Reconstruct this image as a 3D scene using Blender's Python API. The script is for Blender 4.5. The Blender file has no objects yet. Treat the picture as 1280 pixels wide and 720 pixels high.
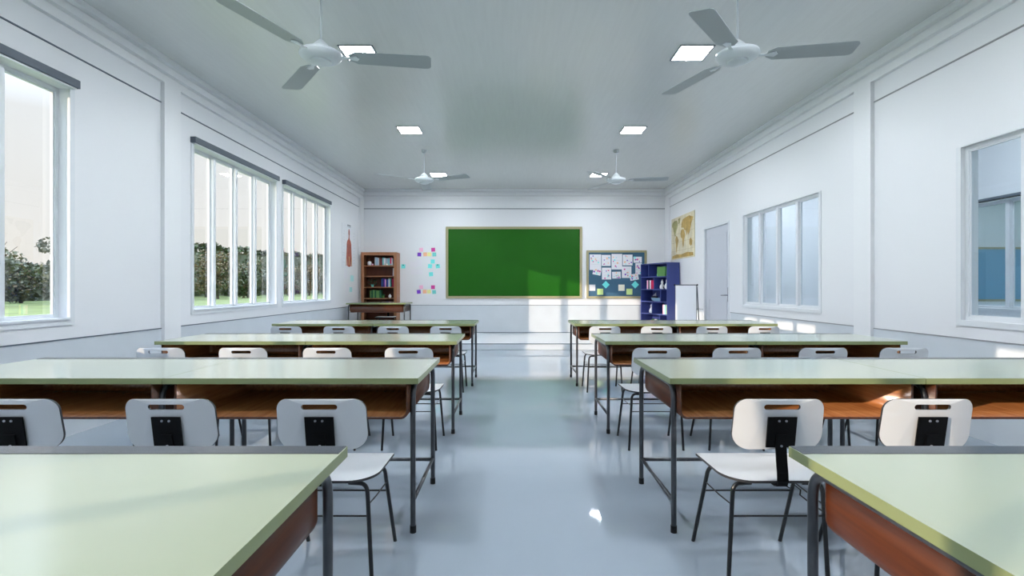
import bpy, bmesh, math, random
from mathutils import Vector, Matrix
C = bpy.context.scene.collection
PI = math.pi
R = math.radians
random.seed(7)

# ------------------------------------------------------------------ dimensions (metres, camera at x=0,y=0)
EYE = 1.16
XL, XR = -3.48, 3.59          # inner faces of the side walls
YB, YF = 11.9, -3.6           # board wall, rear wall behind the camera
ZC = 3.447                    # ceiling
PZ, PY = 0.12, 9.58           # teacher's platform height and front edge

# ------------------------------------------------------------------ materials
def lin(c):
    out = []
    for v in c:
        v = v / 255.0
        out.append(v / 12.92 if v <= 0.04045 else ((v + 0.055) / 1.055) ** 2.4)
    return (out[0], out[1], out[2], 1.0)

def mat(name, rgb, rough=0.5, metal=0.0, spec=0.5, noise=None, bump=None, coat=0.0):
    """noise=(scale, amount, stretch) colour variation; bump=(scale, strength, stretch)"""
    m = bpy.data.materials.new(name)
    m.use_nodes = True
    nt = m.node_tree
    b = nt.nodes['Principled BSDF']
    col = lin(rgb)
    b.inputs['Base Color'].default_value = col
    b.inputs['Roughness'].default_value = rough
    b.inputs['Metallic'].default_value = metal
    b.inputs['Specular IOR Level'].default_value = spec
    b.inputs['Coat Weight'].default_value = coat
    b.inputs['Coat Roughness'].default_value = 0.2
    def tex(scale, stretch):
        tc = nt.nodes.new('ShaderNodeTexCoord')
        mp = nt.nodes.new('ShaderNodeMapping')
        mp.inputs['Scale'].default_value = stretch
        n = nt.nodes.new('ShaderNodeTexNoise')
        n.inputs['Scale'].default_value = scale
        n.inputs['Detail'].default_value = 4
        nt.links.new(tc.outputs['Object'], mp.inputs['Vector'])
        nt.links.new(mp.outputs['Vector'], n.inputs['Vector'])
        return n
    if noise:
        n = tex(noise[0], noise[2])
        r = nt.nodes.new('ShaderNodeValToRGB')
        a = noise[1]
        r.color_ramp.elements[0].position = 0.3
        r.color_ramp.elements[1].position = 0.7
        r.color_ramp.elements[0].color = tuple(col[i] * (1 - a) for i in range(3)) + (1,)
        r.color_ramp.elements[1].color = tuple(min(1, col[i] * (1 + a)) for i in range(3)) + (1,)
        nt.links.new(n.outputs['Fac'], r.inputs['Fac'])
        nt.links.new(r.outputs['Color'], b.inputs['Base Color'])
    if bump:
        n = tex(bump[0], bump[2])
        bp = nt.nodes.new('ShaderNodeBump')
        bp.inputs['Strength'].default_value = bump[1]
        bp.inputs['Distance'].default_value = 0.01
        nt.links.new(n.outputs['Fac'], bp.inputs['Height'])
        nt.links.new(bp.outputs['Normal'], b.inputs['Normal'])
    return m

def emit(name, rgb, strength):
    m = bpy.data.materials.new(name)
    m.use_nodes = True
    b = m.node_tree.nodes['Principled BSDF']
    b.inputs['Base Color'].default_value = lin(rgb)
    b.inputs['Emission Color'].default_value = lin(rgb)
    b.inputs['Emission Strength'].default_value = strength
    return m

def glass(name, tint, refl_rough=0.0, add=0.04):
    m = bpy.data.materials.new(name)
    m.use_nodes = True
    nt = m.node_tree
    nt.nodes.clear()
    o = nt.nodes.new('ShaderNodeOutputMaterial')
    t = nt.nodes.new('ShaderNodeBsdfTransparent')
    t.inputs['Color'].default_value = tint
    g = nt.nodes.new('ShaderNodeBsdfGlossy')
    g.inputs['Roughness'].default_value = refl_rough
    lw = nt.nodes.new('ShaderNodeLayerWeight')
    pw = nt.nodes.new('ShaderNodeMath'); pw.operation = 'POWER'; pw.inputs[1].default_value = 5.0
    f = nt.nodes.new('ShaderNodeMath'); f.operation = 'MULTIPLY_ADD'; f.inputs[1].default_value = 0.7; f.inputs[2].default_value = add
    nt.links.new(lw.outputs['Facing'], pw.inputs[0]); nt.links.new(pw.outputs[0], f.inputs[0])
    mx = nt.nodes.new('ShaderNodeMixShader')
    nt.links.new(f.outputs[0], mx.inputs['Fac'])
    nt.links.new(t.outputs['BSDF'], mx.inputs[1])
    nt.links.new(g.outputs['BSDF'], mx.inputs[2])
    nt.links.new(mx.outputs['Shader'], o.inputs['Surface'])
    return m

M = {}
M['wall'] = mat('wall_paint', (231, 233, 236), 0.42, spec=0.4, bump=(60, 0.02, (1, 1, 1)))
M['wainscot'] = mat('wainscot_paint', (208, 215, 221), 0.35, spec=0.5, noise=(3, 0.03, (1, 1, 1)))
M['trim'] = mat('trim_paint', (234, 236, 238), 0.4, spec=0.4)
M['groove'] = mat('groove_grey', (92, 104, 116), 0.5)
M['groove_lit'] = mat('groove_lit_grey', (150, 152, 155), 0.5)  # right wall lines: the brighter light on them is put into the grey
M['ceiling'] = mat('ceiling_panel', (206, 209, 208), 0.22, spec=0.8, noise=(5, 0.02, (6, 0.4, 1)), bump=(14, 0.05, (14, 0.6, 1)))
M['floor'] = mat('epoxy_floor', (160, 172, 184), 0.035, spec=0.6, noise=(1.2, 0.025, (1, 1, 1)), bump=(2.2, 0.012, (1, 1, 1)))
M['platform'] = mat('platform_vinyl', (212, 218, 224), 0.22, spec=0.5)
M['frame_white'] = mat('window_frame_white', (222, 226, 230), 0.35)
M['rail_grey'] = mat('blind_rail_grey', (84, 94, 106), 0.5)
M['glass'] = glass('window_glass', (0.96, 0.98, 0.98, 1), 0.0, 0.13)
M['glass_blue'] = glass('corridor_glass', (0.66, 0.735, 0.775, 1))
M['door'] = mat('door_grey_white', (203, 207, 216), 0.4)
M['steel'] = mat('door_handle_steel', (135, 140, 150), 0.3, metal=0.9)
M['green_top'] = mat('desk_green_laminate', (166, 176, 152), 0.2, spec=0.9, coat=0.7, noise=(0.9, 0.03, (1, 1, 1)))
M['green_edge'] = mat('desk_green_edge', (130, 140, 96), 0.3, spec=0.5)
M['rim'] = mat('desk_grey_strip', (66, 72, 82), 0.2, metal=0.5)
M['tube'] = mat('desk_steel_tube', (84, 86, 90), 0.32, metal=0.75, noise=(30, 0.25, (1, 1, 0.3)))
M['rubber'] = mat('rubber_black', (14, 14, 16), 0.6)
M['black'] = mat('black_metal', (4, 4, 5), 0.5, spec=0.15)
M['black_tube'] = mat('black_tube', (10, 13, 17), 0.35)
M['chair'] = mat('chair_white_laminate', (206, 210, 214), 0.33, spec=0.5)
M['chair_edge'] = mat('chair_dark_edge', (40, 42, 46), 0.5)
M['screw'] = mat('screw_steel', (170, 172, 176), 0.3, metal=0.9)
M['fan'] = mat('fan_white_enamel', (206, 213, 217), 0.35)
M['fan_blade'] = mat('fan_blade_grey', (150, 158, 160), 0.4)
M['lamp_frame'] = mat('lamp_frame_grey', (120, 126, 132), 0.5)
M['diffuser'] = emit('lamp_diffuser', (243, 248, 255), 130.0)
M['chalk'] = mat('green_chalkboard', (22, 90, 4), 0.5, spec=0.25, noise=(1.5, 0.06, (1, 1, 1)))
M['board_frame'] = mat('board_frame_wood', (164, 157, 122), 0.45)
M['felt'] = mat('bulletin_blue_felt', (62, 100, 126), 0.85)
M['blue'] = mat('shelf_navy_blue', (58, 72, 138), 0.45)
M['grass'] = mat('meadow_grass', (112, 124, 66), 0.9, noise=(0.4, 0.25, (1, 1, 1)))
M['leaf'] = mat('tree_leaves', (100, 103, 82), 0.85, noise=(0.35, 0.35, (1, 1, 1)))
M['leaf_rust'] = mat('tree_leaves_rust', (116, 102, 76), 0.85, noise=(0.35, 0.3, (1, 1, 1)))
M['bark'] = mat('tree_bark', (70, 60, 50), 0.9)
M['whiteboard'] = mat('whiteboard_surface', (240, 242, 247), 0.2)
M['grey_metal'] = mat('grey_metal_frame', (96, 100, 108), 0.4, metal=0.5)

def wood(name, dark, light, rough=0.3, scale=9, axis='x'):
    m = bpy.data.materials.new(name)
    m.use_nodes = True
    nt = m.node_tree
    b = nt.nodes['Principled BSDF']
    tc = nt.nodes.new('ShaderNodeTexCoord')
    mp = nt.nodes.new('ShaderNodeMapping')
    st = {'x': (0.35, 6, 6), 'z': (6, 6, 0.35), 'y': (6, 0.35, 6)}[axis]
    mp.inputs['Scale'].default_value = st
    n = nt.nodes.new('ShaderNodeTexNoise')
    n.inputs['Scale'].default_value = scale
    n.inputs['Detail'].default_value = 6
    n.inputs['Distortion'].default_value = 0.4
    r = nt.nodes.new('ShaderNodeValToRGB')
    r.color_ramp.elements[0].position = 0.3
    r.color_ramp.elements[0].color = lin(dark)
    r.color_ramp.elements[1].position = 0.7
    r.color_ramp.elements[1].color = lin(light)
    nt.links.new(tc.outputs['Object'], mp.inputs['Vector'])
    nt.links.new(mp.outputs['Vector'], n.inputs['Vector'])
    nt.links.new(n.outputs['Fac'], r.inputs['Fac'])
    nt.links.new(r.outputs['Color'], b.inputs['Base Color'])
    b.inputs['Roughness'].default_value = rough
    if rough < 0.3:
        b.inputs['Coat Weight'].default_value = 0.8; b.inputs['Coat Roughness'].default_value = 0.25
    return m
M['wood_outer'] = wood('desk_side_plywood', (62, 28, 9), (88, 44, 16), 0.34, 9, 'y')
M['wood'] = wood('desk_plywood_sheen', (150, 92, 52), (178, 118, 72), 0.24, 9, 'y')  # inside of the tray: gloss sheen put into a lighter base colour
M['wood_shaded'] = wood('bookcase_back_shaded', (92, 48, 30), (112, 60, 36), 0.5, 9, 'z')  # shading inside the bookcase put into a darker back colour
M['wood_case'] = wood('bookcase_wood', (150, 98, 64), (170, 118, 82), 0.45, 9, 'z')

# ------------------------------------------------------------------ mesh helper
class MB:
    def __init__(s):
        s.v = []; s.f = []; s.m = []; s.sm = []
    def add(s, verts, faces, mi=0, smooth=False):
        o = len(s.v)
        s.v += [tuple(p) for p in verts]
        for f in faces:
            s.f.append([i + o for i in f]); s.m.append(mi); s.sm.append(smooth)
        return s
    def box(s, x0, x1, y0, y1, z0, z1, mi=0):
        x0, x1 = min(x0, x1), max(x0, x1); y0, y1 = min(y0, y1), max(y0, y1); z0, z1 = min(z0, z1), max(z0, z1)
        v = [(x, y, z) for z in (z0, z1) for y in (y0, y1) for x in (x0, x1)]
        f = [(0, 2, 3, 1), (4, 5, 7, 6), (0, 1, 5, 4), (2, 6, 7, 3), (0, 4, 6, 2), (1, 3, 7, 5)]
        return s.add(v, f, mi)
    def tube(s, pts, r, n=12, mi=0, caps=True, radii=None):
        pts = [Vector(p) for p in pts]
        d = (pts[1] - pts[0]).normalized()
        up = Vector((0, 0, 1)) if abs(d.z) < 0.9 else Vector((1, 0, 0))
        u = d.cross(up).normalized(); w = d.cross(u).normalized()
        rings = []
        for i, p in enumerate(pts):
            if i == 0: t = pts[1] - pts[0]
            elif i == len(pts) - 1: t = pts[-1] - pts[-2]
            else: t = (pts[i + 1] - p).normalized() + (p - pts[i - 1]).normalized()
            t.normalize()
            u = (u - t * u.dot(t)).normalized(); w = t.cross(u)
            rr = radii[i] if radii else r
            rings.append([p + (u * math.cos(2 * PI * k / n) + w * math.sin(2 * PI * k / n)) * rr for k in range(n)])
        v = [q for g in rings for q in g]
        f = []
        for i in range(len(pts) - 1):
            for k in range(n):
                a = i * n + k; b = i * n + (k + 1) % n
                f.append((a, b, b + n, a + n))
        s.add(v, f, mi, True)
        if caps:
            s.add(rings[0], [tuple(range(n))[::-1]], mi)
            s.add(rings[-1], [tuple(range(n))], mi)
        return s
    def lathe(s, prof, c=(0, 0, 0), n=28, mi=0, smooth=True):
        v = []; f = []
        for r, z in prof:
            for k in range(n):
                a = 2 * PI * k / n
                v.append((c[0] + r * math.cos(a), c[1] + r * math.sin(a), c[2] + z))
        for i in range(len(prof) - 1):
            for k in range(n):
                a = i * n + k; b = i * n + (k + 1) % n
                f.append((a, b, b + n, a + n))
        s.add(v, f, mi, smooth)
        s.add([v[k] for k in range(n)], [tuple(range(n))[::-1]], mi)
        s.add([v[(len(prof) - 1) * n + k] for k in range(n)], [tuple(range(n))], mi)
        return s
    def prism(s, poly, to3, t0, t1, mi=0, edge=None):
        """poly 2D counter-clockwise; to3(u,v,t) -> point"""
        n = len(poly)
        a = [to3(u, w, t0) for u, w in poly]; b = [to3(u, w, t1) for u, w in poly]
        s.add(a, [tuple(range(n))[::-1]], mi)
        s.add(b, [tuple(range(n))], mi)
        s.add(a + b, [(i, (i + 1) % n, (i + 1) % n + n, i + n) for i in range(n)], mi if edge is None else edge)
        return s
    def xform(s, mtx):
        s.v = [tuple(mtx @ Vector(p)) for p in s.v]
        return s
    def build(s, name, mats, parent=None, bevel=None):
        me = bpy.data.meshes.new(name)
        me.from_pydata(s.v, [], s.f)
        if not isinstance(mats, (list, tuple)): mats = [mats]
        for k in mats: me.materials.append(k)
        for p, mi, sm in zip(me.polygons, s.m, s.sm):
            p.material_index = mi; p.use_smooth = sm
        bm = bmesh.new(); bm.from_mesh(me)
        bmesh.ops.remove_doubles(bm, verts=bm.verts, dist=1e-6)
        bmesh.ops.recalc_face_normals(bm, faces=bm.faces)
        if bevel:
            es = [e for e in bm.edges if len(e.link_faces) == 2 and e.calc_face_angle(0) > 0.8]
            bmesh.ops.bevel(bm, geom=es, offset=bevel, segments=2, affect='EDGES', profile=0.5, clamp_overlap=True)
        for e in bm.edges:
            if len(e.link_faces) == 2 and e.calc_face_angle(0) > 0.6: e.smooth = False
        bm.to_mesh(me); bm.free()
        o = bpy.data.objects.new(name, me)
        C.objects.link(o)
        if parent: o.parent = parent
        return o

def tag(o, label, cat, group=None):
    o['label'] = label; o['category'] = cat
    if group: o['group'] = group
    return o
def thing(name, label, cat, loc=(0, 0, 0), rz=0, group=None):
    o = bpy.data.objects.new(name, None)
    C.objects.link(o)
    o.empty_display_size = 0.1
    o.location = loc; o.rotation_euler = (0, 0, rz)
    return tag(o, label, cat, group)
def struct(name, mb, m, label=None, bevel=None):
    o = mb.build(name, m, None, bevel)
    o['kind'] = 'structure'
    if label: o['label'] = label
    return o
def copy_tree(o, parent=None):
    c = o.copy(); C.objects.link(c)
    if parent is not None: c.parent = parent
    for ch in list(o.children): copy_tree(ch, c)
    return c
def rrect(x0, x1, y0, y1, rs, n=6):
    """rounded rectangle, radii rs = (bl, br, tr, tl), counter-clockwise"""
    cs = [((x0 + rs[0], y0 + rs[0]), rs[0], PI), ((x1 - rs[1], y0 + rs[1]), rs[1], 1.5 * PI),
          ((x1 - rs[2], y1 - rs[2]), rs[2], 0), ((x0 + rs[3], y1 - rs[3]), rs[3], 0.5 * PI)]
    out = []
    for (cx, cy), r, a in cs:
        for k in range(n + 1):
            t = a + 0.5 * PI * k / n
            out.append((cx + r * math.cos(t), cy + r * math.sin(t)))
    return out
def bezier_arc(p0, corner, p1, n=6):
    p0, c, p1 = Vector(p0), Vector(corner), Vector(p1)
    return [p0 * (1 - t) ** 2 + c * 2 * t * (1 - t) + p1 * t * t for t in [k / n for k in range(n + 1)]]

# ------------------------------------------------------------------ room shell
def wall_x(mb, xin, xout, y0, y1, z0, z1, openings):
    """wall in the YZ plane with rectangular openings (ya,yb,za,zb) sorted by ya"""
    y = y0
    for ya, yb, za, zb in sorted(openings):
        if ya > y: mb.box(xin, xout, y, ya, z0, z1)
        if za > z0: mb.box(xin, xout, ya, yb, z0, za)
        if zb < z1: mb.box(xin, xout, ya, yb, zb, z1)
        y = yb
    if y1 > y: mb.box(xin, xout, y, y1, z0, z1)
    return mb

WZ0, WZ1 = 0.915, 2.725
LW = [(-2.02, -0.07), (2.09, 4.02), (5.59, 7.54), (7.78, 9.78)]     # left windows
RZ0, RZ1 = 0.905, 2.28
RW = [(-1.9, 0.06), (2.13, 4.085), (5.985, 7.935)]                # right windows
DY0, DY1, DZ = 8.45, 9.56, 2.28
T = 0.13
struct('floor', MB().box(XL - T, XR + T, YF - T, YB + T, -0.1, 0), M['floor'], 'glossy pale blue-grey epoxy classroom floor')
struct('ceiling', MB().box(XL - T, XR + T, YF - T, YB + T, ZC, ZC + 0.12), M['ceiling'], 'pale grey semi-gloss ceiling')
struct('wall_left', wall_x(MB(), XL, XL - T, YF, YB + T, 0, ZC, [(a, b, WZ0, WZ1) for a, b in LW]), M['wall'], 'white left wall with tall windows')
struct('wall_right', wall_x(MB(), XR, XR + T, YF, YB + T, 0, ZC, [(a, b, RZ0, RZ1) for a, b in RW] + [(DY0, DY1, 0, DZ)]), M['wall'], 'white right wall with inner windows and door')
struct('wall_back', MB().box(XL, XR, YB, YB + T, 0, ZC), M['wall'], 'white wall carrying the green chalkboard')
struct('wall_front', MB().box(XL, XR, YF - T, YF, 0, ZC), M['wall'], 'white wall behind the camera')
struct('platform', MB().box(XL, XR, PY, YB, 0.0, PZ), M['platform'], 'low white platform below the chalkboard', bevel=0.006)
struct('trim_1', MB().box(XL, XR, PY - 0.006, PY, PZ - 0.012, PZ + 0.002), M['groove'], 'thin grey nosing on platform edge')

P = 0.04
pil = [(0.9, 1.15), (5.07, 5.32), (11.62, YB)]
tn = 2
def trim(mb, m, label, bevel=None):
    global tn
    o = struct('trim_%d' % tn, mb, m, label, bevel); tn += 1
    return o
for (a, b) in pil:
    side = 'at mid wall' if b < YB else 'in the corner'
    trim(MB().box(XL, XL + P, a, b, 0 if b < YB else PZ, 3.2), M['trim'], 'white pilaster on left wall ' + side)
    trim(MB().box(XR, XR - P, a, b, 0 if b < YB else PZ, 3.2), M['trim'], 'white pilaster on right wall ' + side)
tiers = [(3.20, 3.283, 0.04), (3.283, 3.373, 0.052), (3.373, ZC, 0.066)]
def cornice(x, s):
    mb = MB()
    prof = [(0, 3.20), (0.04, 3.20), (0.04, 3.270), (0.020, 3.274), (0.020, 3.290), (0.054, 3.300), (0.054, 3.360), (0.032, 3.364), (0.032, 3.382), (0.070, 3.394), (0.070, ZC), (0, ZC)]
    mb.prism([(u, w) for u, w in prof], lambda u, w, t: (x + s * u, t, w), YF, YB)
    return mb
trim(cornice(XL, 1), M['trim'], 'stepped white cornice along left wall')
trim(cornice(XR, -1), M['trim'], 'stepped white cornice along right wall')
mb = MB()
mb.prism([(0, 3.20), (0.04, 3.20), (0.04, 3.270), (0.020, 3.274), (0.020, 3.290), (0.054, 3.300), (0.054, 3.360), (0.032, 3.364), (0.032, 3.382), (0.070, 3.394), (0.070, ZC), (0, ZC)],
         lambda u, w, t: (t, YB - u, w), XL, XR)
trim(mb, M['trim'], 'stepped white cornice above the chalkboard wall')
# wainscot panels, their dark cap line and the thin line above the windows
WS = 0.756
def strips(x, s, mlow, mline, mline2):
    segs = []
    y = YF
    for a, b in pil:
        segs.append((y, a)); y = b
    low = MB(); cap = MB(); up = MB()
    for a, b in segs:
        parts = [(a, b)]
        if s < 0 and a < DY0 < b: parts = [(a, DY0 - 0.05), (DY1 + 0.05, b)]
        for c, d in parts:
            z0 = 0
            if c < PY < d:
                low.box(x, x + s * 0.008, c, PY - 0.007, 0, WS); low.box(x, x + s * 0.008, PY - 0.007, d, PZ + 0.003, WS)
            else:
                low.box(x, x + s * 0.008, c, d, PZ + 0.003 if c >= PY - 0.1 else 0, WS)
            cap.box(x, x + s * 0.012, c, d, WS, WS + 0.009)
        up.box(x, x + s * 0.010, a, b, 2.996, 3.006)
    nm = 'left' if s > 0 else 'right'
    trim(low, mlow, 'smooth grey-white wainscot along %s wall' % nm)
    trim(cap, mline, 'thin grey cap line on %s wainscot' % nm)
    trim(up, mline2, 'thin grey line high on %s wall' % nm)
strips(XL, 1, M['wainscot'], M['groove'], M['groove'])
strips(XR, -1, M['wainscot'], M['groove_lit'], M['groove_lit'])
trim(MB().box(XL + P, XR - P, YB - 0.008, YB, PZ, WS), M['wainscot'], 'smooth grey-white wainscot below chalkboard')
trim(MB().box(XL + P, XR - P, YB - 0.012, YB, WS, WS + 0.009).box(XL + P, XR - P, YB - 0.010, YB, PZ, PZ + 0.014), M['groove'], 'thin grey lines of back wall wainscot')
trim(MB().box(XL + P, XR - P, YB - 0.010, YB, 2.994, 3.008), M['groove'], 'thin grey line high on back wall')

# ------------------------------------------------------------------ windows
wn = 1
def window(x, s, y0, y1, z0, z1, gl, panes=4, label='', sill=True, depth=None):
    """x inner wall face; s=+1 if the room lies towards +x"""
    global wn
    xo = x - s * (depth or T)
    fr = MB()
    fw = 0.03
    xa, xb = xo + s * 0.012, xo + s * 0.05       # frame depth range
    fr.box(xa, xb, y0, y1, z0, z0 + fw); fr.box(xa, xb, y0, y1, z1 - fw, z1)
    fr.box(xa, xb, y0, y0 + fw, z0 + fw, z1 - fw); fr.box(xa, xb, y1 - fw, y1, z0 + fw, z1 - fw)
    # casing on the room side, with a small step
    cw = 0.045
    ca, cb = x, x + s * 0.010
    fr.box(ca, cb, y0 - cw, y1 + cw, z1, z1 + cw * 0.2); fr.box(ca, cb, y0 - cw, y1 + cw, z0 - cw, z0)
    fr.box(ca, cb, y0 - cw, y0, z0, z1); fr.box(ca, cb, y1, y1 + cw, z0, z1)
    o = fr.build('window_%d' % wn, M['frame_white']); wn += 1
    o['kind'] = 'structure'; o['label'] = label
    pw = (y1 - y0) / panes
    for k in range(1, panes):
        yy = y0 + pw * k
        MB().box(xa - s * 0.004, xb + s * (0.03 if not depth else 0.015), yy - 0.027, yy + 0.027, z0 + fw, z1 - fw).build('mullion', M['frame_white'], o, bevel=0.003)
    for k in range(panes):
        a = y0 + pw * k + 0.027; b = y0 + pw * (k + 1) - 0.027
        if k == 0: a = y0 + fw
        if k == panes - 1: b = y1 - fw
        sa = MB(); q = 0.012
        sa.box(xa + s * 0.01, xb - s * 0.008, a, b, z0 + fw, z0 + fw + q); sa.box(xa + s * 0.01, xb - s * 0.008, a, b, z1 - fw - q, z1 - fw)
        sa.box(xa + s * 0.01, xb - s * 0.008, a, a + q, z0 + fw + q, z1 - fw - q); sa.box(xa + s * 0.01, xb - s * 0.008, b - q, b, z0 + fw + q, z1 - fw - q)
        sh = sa.build('sash', M['frame_white'], o)
        xm = xa + s * 0.02
        MB().add([(xm, a + q, z0 + fw + q), (xm, b - q, z0 + fw + q), (xm, b - q, z1 - fw - q), (xm, a + q, z1 - fw - q)], [(0, 1, 2, 3)]).build('pane', gl, sh)
    if sill:
        MB().box(x - s * 0.085, x + s * 0.02, y0 - 0.0, y1 + 0.0, z0 - 0.004, z0 + 0.012).build('window_sill', M['frame_white'], o)
    return o
lw_labels = ['white four-pane window behind the camera on left wall', 'white four-pane window nearest the left photo edge',
             'white four-pane left window just past the pilaster', 'white four-pane left window nearest the back wall']
for (a, b), l in zip(LW, lw_labels):
    window(XL, 1, a, b, WZ0, WZ1, M['glass'], 4, l)
rw_labels = ['white inner window behind the camera on right wall', 'white inner window at right photo edge', 'white four-pane inner window between pilaster and door']
for (a, b), l in zip(RW, rw_labels):
    window(XR, -1, a, b, RZ0, RZ1, M['glass_blue'], 4, l, False, 0.075)

# blind rails above the left windows
for i, (a, b, w) in enumerate([(2.05, 4.06, 'above the window at the left photo edge'), (5.535, 7.545, 'above the middle left window'), (7.744, 9.717, 'above the left window nearest the back wall')]):
    t = thing('roller_blind', 'dark grey rolled-up blind rail ' + w, 'blind', (XL, (a + b) / 2, 2.735), 0, 'blind rails above the left windows')
    h = (b - a) / 2
    MB().box(0.0, 0.061, -h, h, 0.0, 0.065).build('head_rail', M['rail_grey'], t, bevel=0.004)
    MB().box(0.012, 0.046, -h + 0.02, h - 0.02, -0.012, 0.0).build('bottom_bar', M['frame_white'], t)

# ------------------------------------------------------------------ door
dmb = MB()
dmb.box(XR + 0.03, XR + 0.07, DY0 + 0.035, DY1 - 0.035, 0.005, DZ - 0.035)
door = dmb.build('door_1', M['door']); door['kind'] = 'structure'; door['label'] = 'pale grey door in right wall'
fm = MB()
fm.box(XR - 0.01, XR + T, DY0, DY0 + 0.035, 0, DZ); fm.box(XR - 0.01, XR + T, DY1 - 0.035, DY1, 0, DZ); fm.box(XR - 0.01, XR + T, DY0 + 0.035, DY1 - 0.035, DZ - 0.035, DZ)
fm.build('door_frame', M['frame_white'], door)
pm = MB()
for z0, z1 in ((0.15, 0.95), (1.12, 2.1)):
    for (a, b, c, d) in ((DY0 + 0.17, DY1 - 0.17, z0, z0 + 0.015), (DY0 + 0.17, DY1 - 0.17, z1, z1 + 0.015), (DY0 + 0.17, DY0 + 0.185, z0, z1), (DY1 - 0.185, DY1 - 0.17, z0, z1)):
        pm.box(XR + 0.024, XR + 0.03, a, b, c, d)
pm.build('door_panel', M['door'], door)
hm = MB().box(XR + 0.018, XR + 0.03, DY0 + 0.085, DY0 + 0.125, 0.93, 1.17)
hm.tube([(XR + 0.02, DY0 + 0.105, 1.04), (XR - 0.035, DY0 + 0.105, 1.04)], 0.009)
hm.tube([(XR - 0.035, DY0 + 0.098, 1.04), (XR - 0.035, DY0 + 0.26, 1.035)], 0.009)
hm.build('door_handle', M['steel'], door)

# ------------------------------------------------------------------ corridor and next classroom seen through right windows
cx = 5.9
ct = MB().box(XR + T, 14, YF, YB + T, -0.1, 0.0)
struct('floor_corridor', ct, M['floor'], 'corridor floor beyond the right wall')
struct('ceiling_corridor', MB().box(XR + T, 14, YF, YB + T, ZC, ZC + 0.12), M['ceiling'], 'corridor ceiling beyond the right wall')
struct('wall_corridor', wall_x(MB(), cx, cx + 0.12, YF, YB, 0, ZC, [(1.0, 2.9, 0.9, 2.25), (4.1, 8.2, 0.9, 2.25)]), M['wall'], 'far corridor wall with windows')
struct('wall_annex', MB().box(XR + T, 14, YB, YB + T, 0, ZC), M['wall'], 'front wall of the next classroom')
mb = MB()
mb.box(cx - 0.01, cx + 0.03, 4.1, 8.2, 2.235, 2.275)
trim(mb, M['groove'], 'dark rail on corridor window top')
window(cx, -1, 4.1, 8.2, 0.9, 2.235, M['glass_blue'], 4, 'corridor window of the next classroom')
t = thing('pin_board', 'blue pin board in the room beyond the right-edge window', 'board', (11.8, YB, 0.9))
MB().box(-1.5, 1.5, -0.02, 0, 0.0, 1.16).build('panel', mat('pin_board_blue', (112, 164, 192), 0.8), t)
fb = MB(); 
for a in ((-1.55, 1.55, -0.05, 0), (-1.55, 1.55, 1.16, 1.21)): fb.box(a[0], a[1], -0.035, 0, a[2], a[3])
for a in ((-1.55, -1.5), (1.5, 1.55)): fb.box(a[0], a[1], -0.035, 0, 0, 1.16)
fb.build('frame', M['board_frame'], t)

# ------------------------------------------------------------------ ceiling lights
light_rows = [(0.12, ''), (2.55, ''), (4.98, 'nearest the camera'), (7.41, 'in the middle pair'), (10.35, 'nearest the chalkboard')]
def ceiling_light(x, y, label, z=ZC, group='square ceiling lights'):
    t = thing('ceiling_light', label, 'ceiling light', (x, y, z), 0, group)
    h = 0.148
    f = MB()
    for a in ((-h - 0.018, h + 0.018, -h - 0.018, -h), (-h - 0.018, h + 0.018, h, h + 0.018), (-h - 0.018, -h, -h, h), (h, h + 0.018, -h, h)):
        f.box(a[0], a[1], a[2], a[3], -0.008, 0)
    f.build('frame', M['lamp_frame'], t)
    MB().box(-h, h, -h, h, -0.005, 0).build('diffuser', M['diffuser'], t)
    return t
for y, w in light_rows:
    for x, sd in ((-1.48, 'left'), (1.75, 'right')):
        lab = 'square white ceiling light, %s one of the pair %s' % (sd, w) if w else 'square white ceiling light behind or above the camera'
        ceiling_light(x, y, lab)

k = 0
for x, y in ((4.8, 1.6), (4.8, 5.2), (4.8, 8.8), (4.8, 11.0), (7.6, 2.5), (7.6, 6.2), (7.6, 9.8), (11.0, 2.5), (11.0, 6.2), (11.0, 9.8)):  # one such light shows through the glass, the rest are added for brightness
    ceiling_light(x, y, 'square white ceiling light in the rooms beyond the right wall, one of a set mostly added to brighten them', group='ceiling lights beyond the right wall')

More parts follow.
